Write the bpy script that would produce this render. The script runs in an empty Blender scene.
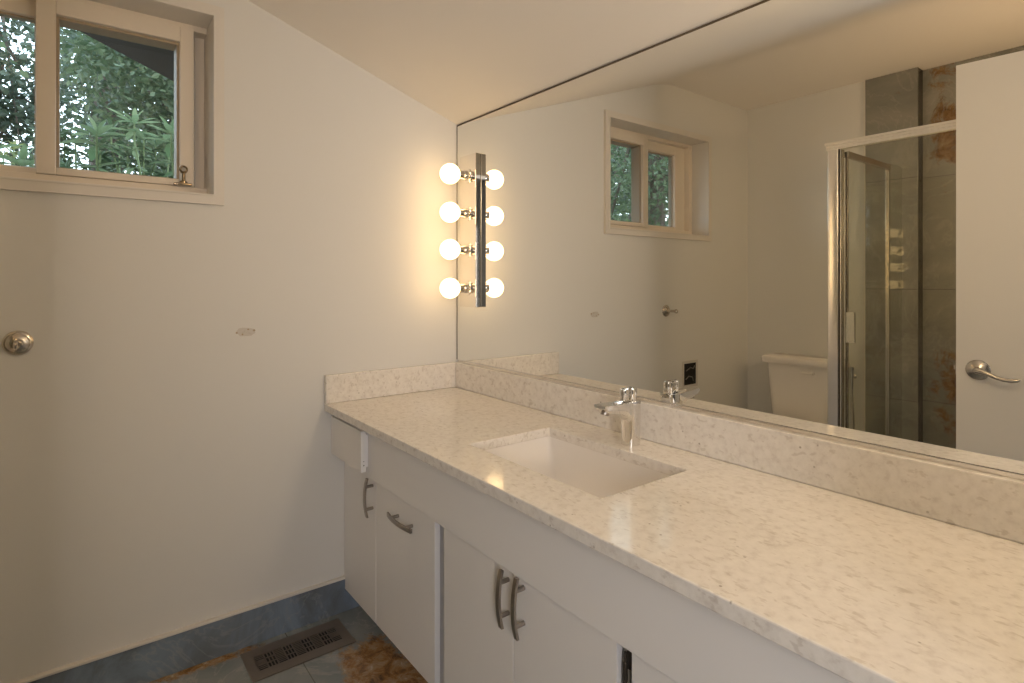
import bpy, bmesh, math, random
from mathutils import Vector, Matrix

S = bpy.context.scene
COL = S.collection
R = math.radians

# ------------------------------------------------------------------ camera
cam_data = bpy.data.cameras.new('camera')
cam = bpy.data.objects.new('camera', cam_data)
COL.objects.link(cam)
cam.location = (2.1, -1.311, 1.244)
cam.rotation_euler = (R(90), 0, R(90 - 37.52))
cam_data.sensor_width = 36.0
cam_data.lens = 570.5 * 36.0 / 1024.0
cam_data.shift_y = -60.0 / 1024.0
cam_data.clip_start = 0.02
S.camera = cam

# ------------------------------------------------------------------ world, light, exposure
S.view_settings.view_transform = 'Standard'
S.view_settings.look = 'None'
S.view_settings.gamma = 1.0
S.view_settings.use_curve_mapping = False
S.view_settings.exposure = 0.12
S.cycles.max_bounces = 14
S.cycles.diffuse_bounces = 6
S.cycles.glossy_bounces = 8
S.cycles.transparent_max_bounces = 16
S.cycles.sample_clamp_indirect = 4.0

BULB = (6.8, 4.5, 2.2)          # radiance of the frosted globes
HALL_POWER = 22.5
ROOM_POWER = 9.6
SHOWER_POWER = 10.5

w = bpy.data.worlds.new('world')
S.world = w
w.use_nodes = True
wn = w.node_tree.nodes
wl = w.node_tree.links
bg = wn['Background']
tc = wn.new('ShaderNodeTexCoord')
sep = wn.new('ShaderNodeSeparateXYZ')
wl.new(tc.outputs['Generated'], sep.inputs[0])
cr = wn.new('ShaderNodeValToRGB')
cr.color_ramp.elements[0].position = 0.0
cr.color_ramp.elements[0].color = (0.80, 0.90, 1.0, 1)
cr.color_ramp.elements[1].position = 0.8
cr.color_ramp.elements[1].color = (0.55, 0.75, 1.0, 1)
wl.new(sep.outputs['Z'], cr.inputs[0])
wl.new(cr.outputs[0], bg.inputs['Color'])
bg.inputs['Strength'].default_value = 4.5

# unseen area light added in the hall to fill the room, as assumed daylight
ld = bpy.data.lights.new('hall_fill', 'AREA')
ld.shape = 'RECTANGLE'
ld.size = 0.5
ld.size_y = 0.9
ld.energy = HALL_POWER
ld.color = (0.99, 0.94, 0.94)
lo = bpy.data.objects.new('hall_fill', ld)
COL.objects.link(lo)
lo.location = (3.2, -1.75, 1.35)
lo.rotation_euler = (R(90), 0, R(90))
# unseen warm fill lamp, added over the near end of the counter
lp = bpy.data.lights.new('room_fill', 'POINT')
lp.energy = ROOM_POWER
lp.color = (1.0, 0.75, 0.49)
lp.shadow_soft_size = 0.09
lpo = bpy.data.objects.new('room_fill', lp)
COL.objects.link(lpo)
lpo.location = (1.98, -0.20, 1.84)
# unseen warm fill lamp, added inside the shower to brighten the room
lq = bpy.data.lights.new('shower_fill', 'POINT')
lq.energy = SHOWER_POWER
lq.color = (1.0, 0.68, 0.40)
lq.shadow_soft_size = 0.12
lqo = bpy.data.objects.new('shower_fill', lq)
COL.objects.link(lqo)
lqo.location = (1.74, -1.76, 1.62)

# ------------------------------------------------------------------ materials
def new_mat(name):
    m = bpy.data.materials.new(name)
    m.use_nodes = True
    nt = m.node_tree
    return m, nt.nodes, nt.links, nt.nodes['Principled BSDF']

def plain(name, col, rough=0.5, metal=0.0, spec=0.5, bump=0.0, bscale=60.0):
    m, n, l, p = new_mat(name)
    p.inputs['Base Color'].default_value = (*col, 1)
    p.inputs['Roughness'].default_value = rough
    p.inputs['Metallic'].default_value = metal
    p.inputs['Specular IOR Level'].default_value = spec
    if bump:
        t = n.new('ShaderNodeTexCoord')
        x = n.new('ShaderNodeTexNoise')
        x.inputs['Scale'].default_value = bscale
        x.inputs['Detail'].default_value = 4
        l.new(t.outputs['Object'], x.inputs['Vector'])
        b = n.new('ShaderNodeBump')
        b.inputs['Strength'].default_value = bump
        b.inputs['Distance'].default_value = 0.002
        l.new(x.outputs['Fac'], b.inputs['Height'])
        l.new(b.outputs['Normal'], p.inputs['Normal'])
    return m

def ramp(n, stops):
    r = n.new('ShaderNodeValToRGB')
    e = r.color_ramp.elements
    while len(e) < len(stops):
        e.new(0.5)
    for k, (pos, c) in enumerate(stops):
        e[k].position = pos
        e[k].color = (*c, 1) if len(c) == 3 else c
    return r

def noise(n, l, vec, scale, detail=6, rough=0.55, dist=0.0):
    x = n.new('ShaderNodeTexNoise')
    x.inputs['Scale'].default_value = scale
    x.inputs['Detail'].default_value = detail
    x.inputs['Roughness'].default_value = rough
    x.inputs['Distortion'].default_value = dist
    l.new(vec, x.inputs['Vector'])
    return x

def mixc(n, l, fac, a, b, mode='MIX'):
    x = n.new('ShaderNodeMix')
    x.data_type = 'RGBA'
    x.blend_type = mode
    for sock, v in ((x.inputs[0], fac), (x.inputs[6], a), (x.inputs[7], b)):
        if hasattr(v, 'links'):
            l.new(v, sock)
        elif isinstance(v, (int, float)):
            sock.default_value = v
        else:
            sock.default_value = (*v, 1)
    return x.outputs[2]

def math_node(n, l, op, a, b=None, clamp=False):
    x = n.new('ShaderNodeMath')
    x.operation = op
    x.use_clamp = clamp
    for k, v in enumerate((a, b)):
        if v is None:
            continue
        if hasattr(v, 'links'):
            l.new(v, x.inputs[k])
        else:
            x.inputs[k].default_value = v
    return x.outputs[0]

M_wall = plain('wall_paint', (0.72, 0.72, 0.70), 0.55, spec=0.3, bump=0.10, bscale=90)
M_ceil = plain('ceiling_paint', (0.85, 0.815, 0.765), 0.7, spec=0.2, bump=0.08, bscale=70)
M_white = plain('white_cabinet_laminate', (0.84, 0.825, 0.81), 0.35, spec=0.4)
M_trim = plain('painted_trim', (0.72, 0.69, 0.64), 0.4)
M_vinyl = plain('window_vinyl', (0.80, 0.73, 0.63), 0.4)
M_brown = plain('window_brown_frame', (0.42, 0.34, 0.24), 0.5)
M_door = plain('door_paint', (0.82, 0.80, 0.77), 0.45)
M_chrome = plain('polished_chrome', (0.82, 0.81, 0.79), 0.06, 1.0)
M_chrome2 = plain('bright_aluminium', (0.86, 0.83, 0.79), 0.22, 1.0)
M_alu = plain('satin_aluminium', (0.90, 0.87, 0.82), 0.32, 0.6)
M_fix = plain('lamp_chrome', (0.80, 0.77, 0.72), 0.03, 1.0)
M_nickel = plain('satin_nickel', (0.60, 0.55, 0.48), 0.24, 1.0)
M_pull = plain('brushed_pull_metal', (0.42, 0.38, 0.34), 0.33, 1.0)
M_bronze = plain('dark_bronze', (0.10, 0.085, 0.07), 0.4, 0.8)
M_brass = plain('aged_brass', (0.36, 0.28, 0.18), 0.22, 1.0)
M_dark = plain('void_shade', (0.012, 0.011, 0.010), 0.8)
M_edge = plain('mirror_edge_gap', (0.10, 0.075, 0.045), 0.5)
M_porc = plain('white_porcelain', (0.86, 0.83, 0.79), 0.12)
M_vent = plain('vent_metal', (0.24, 0.205, 0.175), 0.42, 0.6)
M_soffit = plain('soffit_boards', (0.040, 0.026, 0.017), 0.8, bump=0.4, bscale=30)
M_bark = plain('bark', (0.10, 0.075, 0.055), 0.9, bump=0.8, bscale=25)
M_soil = plain('soil', (0.07, 0.055, 0.04), 0.95, bump=0.8, bscale=20)
M_rub = plain('black_gasket', (0.05, 0.04, 0.03), 0.4)
M_copper = plain('copper_wire', (0.5, 0.25, 0.12), 0.4, 0.8)
M_grey = plain('grey_plastic', (0.16, 0.15, 0.14), 0.5)
M_hall = plain('hall_dark', (0.13, 0.125, 0.115), 0.7)  # unseen hall walls, coloured dark so the lamp chrome reflects a dim hall
M_plaster = plain('raw_plaster', (0.60, 0.575, 0.54), 0.9, bump=1.0, bscale=180)

def bulb_mat():
    m = bpy.data.materials.new('lit_globe')
    m.use_nodes = True
    n = m.node_tree.nodes
    n.clear()
    o = n.new('ShaderNodeOutputMaterial')
    e = n.new('ShaderNodeEmission')
    mx = max(BULB)
    e.inputs['Color'].default_value = (*[c / mx for c in BULB], 1)
    e.inputs['Strength'].default_value = mx
    m.node_tree.links.new(e.outputs[0], o.inputs[0])
    return m
M_bulb = bulb_mat()

def mirror_mat():
    m = bpy.data.materials.new('silvered_glass')
    m.use_nodes = True
    n = m.node_tree.nodes
    n.clear()
    o = n.new('ShaderNodeOutputMaterial')
    g = n.new('ShaderNodeBsdfGlossy')
    g.inputs['Color'].default_value = (0.88, 0.875, 0.835, 1)
    g.inputs['Roughness'].default_value = 0.0
    m.node_tree.links.new(g.outputs[0], o.inputs[0])
    return m
M_mirror = mirror_mat()

def glass_mat(name, tint, ior=1.5):
    m = bpy.data.materials.new(name)
    m.use_nodes = True
    n = m.node_tree.nodes
    l = m.node_tree.links
    n.clear()
    o = n.new('ShaderNodeOutputMaterial')
    t = n.new('ShaderNodeBsdfTransparent')
    t.inputs['Color'].default_value = (*tint, 1)
    g = n.new('ShaderNodeBsdfGlossy')
    g.inputs['Roughness'].default_value = 0.0
    f = n.new('ShaderNodeFresnel')
    f.inputs['IOR'].default_value = ior
    mx = n.new('ShaderNodeMixShader')
    ge = n.new('ShaderNodeNewGeometry')
    front = math_node(n, l, 'SUBTRACT', 1.0, ge.outputs['Backfacing'])
    l.new(math_node(n, l, 'MULTIPLY', f.outputs[0], front), mx.inputs[0])
    l.new(t.outputs[0], mx.inputs[1])
    l.new(g.outputs[0], mx.inputs[2])
    l.new(mx.outputs[0], o.inputs[0])
    return m
M_glass = glass_mat('window_glass', (0.93, 0.945, 0.93))
M_sglass = glass_mat('shower_glass', (0.95, 0.955, 0.925))

def quartz_mat():
    m, n, l, p = new_mat('speckled_quartz')
    t = n.new('ShaderNodeTexCoord')
    v = t.outputs['Object']
    mp = n.new('ShaderNodeMapping')
    mp.inputs['Scale'].default_value = (1.0, 1.0, 1.0)
    mp.inputs['Rotation'].default_value = (0.3, 0.5, 0.6)
    l.new(v, mp.inputs['Vector'])
    n1 = noise(n, l, mp.outputs[0], 55, 5, 0.6)
    c1 = ramp(n, [(0.30, (0.68, 0.635, 0.58)), (0.46, (0.78, 0.745, 0.69)), (0.64, (0.83, 0.795, 0.74))])
    l.new(n1.outputs['Fac'], c1.inputs[0])
    mp2 = n.new('ShaderNodeMapping')
    mp2.inputs['Scale'].default_value = (1.0, 2.2, 1.6)
    mp2.inputs['Rotation'].default_value = (0.5, 0.2, 0.9)
    l.new(v, mp2.inputs['Vector'])
    n2 = noise(n, l, mp2.outputs[0], 42, 3, 0.5)
    f2 = ramp(n, [(0.60, (0, 0, 0)), (0.66, (1, 1, 1))])
    l.new(n2.outputs['Fac'], f2.inputs[0])
    f2s = math_node(n, l, 'MULTIPLY', f2.outputs[0], 0.38)
    c2 = mixc(n, l, f2s, c1.outputs[0], (0.47, 0.41, 0.345))
    vo = n.new('ShaderNodeTexVoronoi')
    vo.inputs['Scale'].default_value = 40
    l.new(v, vo.inputs['Vector'])
    f3 = ramp(n, [(0.07, (1, 1, 1)), (0.12, (0, 0, 0))])
    l.new(vo.outputs['Distance'], f3.inputs[0])
    n3 = noise(n, l, v, 9, 2)
    f4 = ramp(n, [(0.5, (0, 0, 0)), (0.6, (0.8, 0.8, 0.8))])
    l.new(n3.outputs['Fac'], f4.inputs[0])
    f34 = math_node(n, l, 'MULTIPLY', f3.outputs[0], f4.outputs[0])
    c3 = mixc(n, l, f34, c2, (0.30, 0.26, 0.21))
    l.new(c3, p.inputs['Base Color'])
    p.inputs['Roughness'].default_value = 0.10
    p.inputs['Specular IOR Level'].default_value = 0.5
    return m
M_quartz = quartz_mat()

def onyx_mat(name, cols, brown, thresh, patches=(), rough=0.12, joint=None, veins=0.35, scale=1.6, spec=0.5):
    """cloudy onyx: drifting grey-blue or grey-green bands, pale veins and rust-brown blooms"""
    m, n, l, p = new_mat(name)
    t = n.new('ShaderNodeTexCoord')
    v = t.outputs['Object']
    mp = n.new('ShaderNodeMapping')
    mp.inputs['Rotation'].default_value = (0.2, 0.3, 0.5)
    mp.inputs['Scale'].default_value = (1.0, 2.2, 1.3)
    l.new(v, mp.inputs['Vector'])
    a = noise(n, l, mp.outputs[0], scale, 8, 0.6, 1.2)
    c = ramp(n, [(0.30, cols[0]), (0.47, cols[1]), (0.60, cols[2]), (0.75, cols[3])])
    l.new(a.outputs['Fac'], c.inputs[0])
    out = c.outputs[0]
    vn = noise(n, l, v, scale * 1.7, 6, 0.6, 2.0)
    d = math_node(n, l, 'ABSOLUTE', math_node(n, l, 'SUBTRACT', vn.outputs['Fac'], 0.5))
    vr = ramp(n, [(0.0, (1, 1, 1)), (0.022, (0, 0, 0))])
    l.new(d, vr.inputs[0])
    out = mixc(n, l, math_node(n, l, 'MULTIPLY', vr.outputs[0], veins), out, cols[4])
    bn = noise(n, l, v, 7.0, 12, 0.78, 0.6)
    lowf = noise(n, l, v, 1.1, 2, 0.5)
    score = math_node(n, l, 'ADD', math_node(n, l, 'MULTIPLY', bn.outputs['Fac'], 0.75),
                      math_node(n, l, 'MULTIPLY', lowf.outputs['Fac'], 0.25))
    for (cx, cy, cz, rx, ry, rz, gain) in patches:
        pm = n.new('ShaderNodeMapping')
        pm.vector_type = 'POINT'
        pm.inputs['Location'].default_value = (-cx / rx, -cy / ry, -cz / rz)
        pm.inputs['Scale'].default_value = (1 / rx, 1 / ry, 1 / rz)
        l.new(v, pm.inputs['Vector'])
        ln = n.new('ShaderNodeVectorMath')
        ln.operation = 'LENGTH'
        l.new(pm.outputs[0], ln.inputs[0])
        fall = math_node(n, l, 'SUBTRACT', 1.0, ln.outputs['Value'], True)
        score = math_node(n, l, 'ADD', score, math_node(n, l, 'MULTIPLY', fall, gain))
    bf = ramp(n, [(thresh, (0, 0, 0)), (thresh + 0.07, (1, 1, 1))])
    l.new(score, bf.inputs[0])
    bd = noise(n, l, v, 20, 10, 0.75, 0.5)
    bc = ramp(n, [(0.34, brown[0]), (0.48, brown[1]), (0.60, brown[2]), (0.72, brown[3])])
    l.new(bd.outputs['Fac'], bc.inputs[0])
    out = mixc(n, l, bf.outputs[0], out, bc.outputs[0])
    if joint:
        sx = n.new('ShaderNodeSeparateXYZ')
        l.new(v, sx.inputs[0])
        tot = None
        for ax, size, off in joint:
            q = math_node(n, l, 'ADD', sx.outputs[ax], off)
            q = math_node(n, l, 'DIVIDE', q, size)
            q = math_node(n, l, 'FRACT', q)
            q = math_node(n, l, 'LESS_THAN', q, 0.0032 / size)
            tot = q if tot is None else math_node(n, l, 'MAXIMUM', tot, q)
        out = mixc(n, l, math_node(n, l, 'MULTIPLY', tot, 0.7), out, (0.06, 0.06, 0.055))
    l.new(out, p.inputs['Base Color'])
    p.inputs['Roughness'].default_value = rough
    p.inputs['Specular IOR Level'].default_value = spec
    return m

BROWN = [(0.06, 0.04, 0.022), (0.30, 0.16, 0.06), (0.40, 0.30, 0.19), (0.68, 0.63, 0.55)]
M_floor = onyx_mat('onyx_floor_tile',
                   [(0.14, 0.165, 0.175), (0.22, 0.245, 0.25), (0.29, 0.305, 0.30), (0.37, 0.36, 0.33), (0.47, 0.46, 0.42)],
                   BROWN, 0.66,
                   patches=[(0.44, -0.53, 0, 0.40, 0.22, 1, 0.40), (0.02, -1.02, 0, 0.06, 0.38, 1, 0.36)],
                   rough=0.10, joint=[(0, 0.61, 0.005), (1, 0.61, 0.11)])
M_base = onyx_mat('onyx_base_tile',
                  [(0.11, 0.125, 0.135), (0.16, 0.195, 0.24), (0.22, 0.285, 0.37), (0.30, 0.31, 0.30), (0.36, 0.38, 0.38)],
                  BROWN, 0.80, patches=[(0.0, -1.30, 0.05, 0.3, 0.10, 0.2, 0.35)], rough=0.12)
M_tile = onyx_mat('onyx_shower_tile',
                  [(0.15, 0.155, 0.14), (0.22, 0.22, 0.195), (0.27, 0.265, 0.23), (0.34, 0.33, 0.285), (0.46, 0.44, 0.39)],
                  [(0.09, 0.05, 0.02), (0.20, 0.115, 0.045), (0.29, 0.20, 0.11), (0.42, 0.36, 0.27)], 0.62,
                  patches=[(1.10, -2.39, 2.10, 0.16, 0.3, 0.55, 0.26), (1.12, -2.39, 0.70, 0.16, 0.3, 0.40, 0.24),
                           (0.86, -2.31, 1.3, 0.2, 0.2, 0.9, -0.3)],
                  rough=0.015, joint=[(2, 0.61, 0.02)], veins=0.25)

def leaf_mat(name, a, b, spots=None):
    m, n, l, p = new_mat(name)
    g = n.new('ShaderNodeNewGeometry')
    r = ramp(n, [(0.0, a), (1.0, b)])
    l.new(g.outputs['Random Per Island'], r.inputs[0])
    l.new(r.outputs[0], p.inputs['Base Color'])
    p.inputs['Roughness'].default_value = 0.4
    tr = n.new('ShaderNodeBsdfTranslucent')
    l.new(r.outputs[0], tr.inputs['Color'])
    mx = n.new('ShaderNodeMixShader')
    mx.inputs[0].default_value = 0.45
    out = n['Material Output']
    l.new(p.outputs[0], mx.inputs[1])
    l.new(tr.outputs[0], mx.inputs[2])
    l.new(mx.outputs[0], out.inputs[0])
    return m
M_rhodo = leaf_mat('rhododendron_leaf', (0.13, 0.20, 0.09), (0.28, 0.34, 0.18))
M_leaf = leaf_mat('maple_leaf', (0.06, 0.095, 0.045), (0.17, 0.215, 0.11))
M_dleaf = leaf_mat('dark_leaf', (0.04, 0.062, 0.035), (0.12, 0.15, 0.095))
M_lime = leaf_mat('fresh_leaf', (0.22, 0.26, 0.07), (0.40, 0.40, 0.18))
M_stem = plain('green_stem', (0.22, 0.28, 0.12), 0.6)

# ------------------------------------------------------------------ mesh helpers
def box(bm, x0, x1, y0, y1, z0, z1, bev=0.0, seg=2):
    vs = [bm.verts.new((x, y, z)) for x in (x0, x1) for y in (y0, y1) for z in (z0, z1)]
    idx = [(0, 1, 3, 2), (4, 6, 7, 5), (0, 4, 5, 1), (2, 3, 7, 6), (0, 2, 6, 4), (1, 5, 7, 3)]
    fs = [bm.faces.new([vs[i] for i in f]) for f in idx]
    if bev > 0:
        es = list({e for f in fs for e in f.edges})
        bmesh.ops.bevel(bm, geom=es, offset=bev, segments=seg, affect='EDGES', profile=0.6)
    return vs

def frame_of(d):
    d = Vector(d).normalized()
    up = Vector((0, 0, 1)) if abs(d.z) < 0.9 else Vector((1, 0, 0))
    u = up.cross(d).normalized()
    return d, u, d.cross(u)

def lathe(bm, o, d, prof, seg=32, cap=True):
    """prof = [(distance along d, radius), ...]"""
    o = Vector(o)
    d, u, v = frame_of(d)
    rings = []
    for h, r in prof:
        c = o + d * h
        if r < 1e-6:
            rings.append([bm.verts.new(c)])
        else:
            rings.append([bm.verts.new(c + (u * math.cos(2 * math.pi * k / seg) + v * math.sin(2 * math.pi * k / seg)) * r) for k in range(seg)])
    for a, b in zip(rings, rings[1:]):
        for k in range(seg):
            j = (k + 1) % seg
            if len(a) == 1 and len(b) == 1:
                continue
            if len(a) == 1:
                bm.faces.new([a[0], b[k], b[j]])
            elif len(b) == 1:
                bm.faces.new([a[k], b[0], a[j]])
            else:
                bm.faces.new([a[k], b[k], b[j], a[j]])
    if cap:
        for rg in (rings[0], rings[-1]):
            if len(rg) > 2:
                bm.faces.new(rg)

def tube(bm, pts, rad, seg=12, cap=True, flat=1.0):
    pts = [Vector(p) for p in pts]
    n = len(pts)
    rads = rad if isinstance(rad, (list, tuple)) else [rad] * n
    rings = []
    u0 = None
    for i, p in enumerate(pts):
        d = (pts[min(i + 1, n - 1)] - pts[max(i - 1, 0)]).normalized()
        if u0 is None:
            _, u, v = frame_of(d)
        else:
            u = (u0 - d * u0.dot(d)).normalized()
            v = d.cross(u)
        u0 = u
        rings.append([bm.verts.new(p + (u * math.cos(2 * math.pi * k / seg) * flat + v * math.sin(2 * math.pi * k / seg)) * rads[i]) for k in range(seg)])
    for a, b in zip(rings, rings[1:]):
        for k in range(seg):
            j = (k + 1) % seg
            bm.faces.new([a[k], b[k], b[j], a[j]])
    if cap:
        bm.faces.new(rings[0])
        bm.faces.new(rings[-1])

def loft(bm, rings, cap0=True, cap1=True):
    rv = [[bm.verts.new(p) for p in r] for r in rings]
    k_n = len(rv[0])
    for a, b in zip(rv, rv[1:]):
        for k in range(k_n):
            j = (k + 1) % k_n
            bm.faces.new([a[k], b[k], b[j], a[j]])
    if cap0:
        bm.faces.new(rv[0])
    if cap1:
        bm.faces.new(rv[-1])

def rrect(x0, x1, y0, y1, z, r, seg=6):
    pts = []
    r = min(r, (x1 - x0) / 2 - 1e-4, (y1 - y0) / 2 - 1e-4)
    for cx, cy, a0 in ((x1 - r, y1 - r, 0), (x0 + r, y1 - r, 90), (x0 + r, y0 + r, 180), (x1 - r, y0 + r, 270)):
        for k in range(seg + 1):
            a = R(a0 + 90 * k / seg)
            pts.append((cx + r * math.cos(a), cy + r * math.sin(a), z))
    return pts

def prism(bm, poly, axis, a, b):
    """poly: 2-D outline in the two remaining axes, extruded along axis from a to b"""
    def mk(p, t):
        q = list(p)
        q.insert(axis, t)
        return q
    loft(bm, [[mk(p, a) for p in poly], [mk(p, b) for p in poly]])

def obj(name, bm, mat, parent=None, smooth=False, angle=35):
    bmesh.ops.recalc_face_normals(bm, faces=bm.faces[:])
    me = bpy.data.meshes.new(name)
    if parent is not None:
        off = Vector((0, 0, 0))
        q = parent
        while q is not None:
            off += q.location
            q = q.parent
        bmesh.ops.translate(bm, verts=bm.verts[:], vec=-off)
    bm.to_mesh(me)
    bm.free()
    me.materials.append(mat)
    if smooth:
        me.polygons.foreach_set('use_smooth', [True] * len(me.polygons))
        me.set_sharp_from_angle(angle=R(angle))
    o = bpy.data.objects.new(name, me)
    COL.objects.link(o)
    if parent is not None:
        o.parent = parent
    return o

def thing(name, label, cat, loc, group=None):
    o = bpy.data.objects.new(name, None)
    o.empty_display_size = 0.05
    COL.objects.link(o)
    o.location = loc
    o['label'] = label
    o['category'] = cat
    if group:
        o['group'] = group
    return o

def struct(name, bm, mat, label=None, cat=None, **k):
    o = obj(name, bm, mat, **k)
    o['kind'] = 'structure'
    if label:
        o['label'] = label
    if cat:
        o['category'] = cat
    return o

def struct_root(name, label, cat, loc=(0, 0, 0)):
    o = thing(name, label, cat, loc)
    o['kind'] = 'structure'
    return o

B = bmesh.new

# ------------------------------------------------------------------ dimensions
YB = -2.32          # wall behind the toilet
XE = 2.17           # wall with the doorway
ZC = 2.405          # flat ceiling
ZM = 1.922          # ceiling height where it meets the mirror
SL = 0.34           # ceiling slope
YK = -(ZC - ZM) / SL

# ------------------------------------------------------------------ the setting
bm = B(); box(bm, -0.2, 3.4, -2.6, 0.2, -0.12, 0.0)
struct('floor', bm, M_floor, 'polished grey onyx tile floor with rust brown blooms', 'floor')

# window wall with its opening
WY0, WY1, WZ0, WZ1 = -1.856, -0.932, 1.518, 2.134
bm = B()
box(bm, -0.2, 0, -2.6, WY0, 0, 2.62)
box(bm, -0.2, 0, WY1, 0.2, 0, 2.62)
box(bm, -0.2, 0, WY0, WY1, 0, WZ0)
box(bm, -0.2, 0, WY0, WY1, WZ1, 2.62)
bmesh.ops.remove_doubles(bm, verts=bm.verts[:], dist=1e-5)
struct('wall_left', bm, M_wall, 'pale painted wall with the small high window', 'wall')

bm = B(); box(bm, 0, 3.4, 0.008, 0.2, 0, 2.62)
struct('wall_right', bm, M_wall, 'pale wall that carries the big mirror', 'wall')

bm = B(); box(bm, 0, 0.978, -2.6, YB, 0, 2.62)
struct('wall_back', bm, M_wall, 'pale painted wall behind the toilet', 'wall')

# tiled shower recess: jamb face, its return, back and end wall
bm = B()
box(bm, 0.731, 0.988, YB, YB + 0.010, 0, ZC)
box(bm, 0.978, 2.17, -2.6, -2.39, 0, 2.62)
box(bm, 1.86, 2.17, -2.39, -1.52, 0, 2.62)
struct('wall_shower', bm, M_tile, 'dark grey-green polished onyx shower wall with rusty brown patches', 'wall')
bm = B(); box(bm, 0.978, 0.988, -2.39, YB, 0, ZC)  # return face in its own darker colour than the tile beside it
struct('shower_return', bm, plain('dark_return_face', (0.045, 0.040, 0.028), 0.12), 'dark narrow return face turning into the shower recess', 'trim')
bm = B(); box(bm, 0.722, 0.731, YB, YB + 0.012, 0, ZC)
struct('trim_2', bm, M_trim, 'thin pale edge strip where shower tile meets painted wall', 'trim')

# doorway wall
DY0, DY1, DZ = -1.505, -0.715, 2.12
bm = B()
box(bm, XE, XE + 0.12, -2.6, DY0, 0, 2.62)
box(bm, XE, XE + 0.12, DY1, 0.2, 0, 2.62)
box(bm, XE, XE + 0.12, DY0, DY1, DZ, 2.62)
struct('wall_front', bm, M_wall, 'pale wall with the open doorway', 'wall')
# hall outside the doorway
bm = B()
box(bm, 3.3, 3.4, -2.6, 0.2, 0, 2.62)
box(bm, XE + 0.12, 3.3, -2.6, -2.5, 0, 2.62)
struct('wall_hall', bm, M_hall, 'dark-coloured hall wall beyond the doorway', 'wall')

# ceiling: slope, soft bend, flat
bm = B()
def ceil_z(y):
    if y >= YK + 0.12:
        return ZM - SL * y
    if y <= YK - 0.12:
        return ZC
    t = (y - (YK - 0.12)) / 0.24
    return ZC - SL * 0.24 * 0.5 * t * t
ys = [0.2, 0.0, -0.5, -1.0] + [YK + 0.12 - 0.24 * k / 10 for k in range(11)] + [-2.0, -2.6]
low = [(y, ceil_z(y)) for y in ys]
poly = low + [(-2.6, 2.75), (0.2, 2.75)]
prism(bm, poly, 0, -0.0, 3.4)
struct('ceiling', bm, M_ceil, 'cream white ceiling sloping down to the mirror', 'ceiling', smooth=True, angle=25)

# tile baseboard with a pale cap strip
bm = B(); box(bm, 0, 0.010, -2.31, -0.01, 0, 0.124, 0.0015)
bl = struct('baseboard_left', bm, M_base, 'blue grey onyx base tile along the window wall', 'baseboard')
bm = B(); box(bm, 0, 0.017, -2.31, -0.43, 0.1245, 0.133, 0.002)
cap = obj('cap_strip', bm, M_trim, bl); cap['label'] = 'pale cap strip on the base tile'
bm = B(); box(bm, 0.012, 0.72, YB, YB + 0.010, 0, 0.124, 0.0015)
bb = struct('baseboard_back', bm, M_base, 'onyx base tile behind the toilet', 'baseboard')
bm = B(); box(bm, 0.012, 0.72, YB, YB + 0.012, 0.1245, 0.132, 0.002)
obj('cap_strip', bm, M_trim, bb)

# ------------------------------------------------------------------ window
win = struct_root('window_1', 'small high sliding window with cream frame above the wall', 'window', (0, -1.393, 1.518))
bm = B()
cy0, cy1, cz0, cz1 = -1.875, -0.915, 1.497, 2.152          # casing outside
iy0, iy1, iz0, iz1 = -1.840, -0.947, 1.531, 2.117          # casing inside
for a in ((cy0, cy1, iz1, cz1), (cy0, cy1, cz0, iz0), (cy0, iy0, iz0, iz1), (iy1, cy1, iz0, iz1)):
    box(bm, 0.0, 0.016, *a)
bmesh.ops.remove_doubles(bm, verts=bm.verts[:], dist=1e-6)
for a in ((iy0 - 0.006, iy1 + 0.006, iz1, iz1 + 0.006), (iy0 - 0.006, iy1 + 0.006, iz0 - 0.006, iz0), (iy0 - 0.006, iy0, iz0, iz1), (iy1, iy1 + 0.006, iz0, iz1)):
    box(bm, 0.016, 0.019, *a, 0.001)
obj('casing', bm, M_trim, win)
bm = B()
jl = 0.012
box(bm, -0.198, 0.0, iy0 - jl, iy0, iz0 - jl, iz1 + jl)
box(bm, -0.198, 0.0, iy1, iy1 + jl, iz0 - jl, iz1 + jl)
box(bm, -0.198, 0.0, iy0, iy1, iz1, iz1 + jl)
box(bm, -0.198, 0.0, iy0, iy1, iz0 - jl, iz0)
obj('jamb_liner', bm, M_trim, win)
# vinyl outer frame at the back of the recess
bm = B()
fx0, fx1 = -0.195, -0.105
box(bm, fx0, fx1, iy0, iy0 + 0.030, iz0, iz1, 0.002)
box(bm, fx0, -0.155, iy1 - 0.030, iy1, iz0, iz1, 0.002)
box(bm, fx0, fx1, iy0 + 0.03, iy1, iz1 - 0.020, iz1, 0.002)
box(bm, fx0, fx1, iy0 + 0.03, iy1, iz0, iz0 + 0.034, 0.002)
obj('vinyl_frame', bm, M_vinyl, win)

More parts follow.
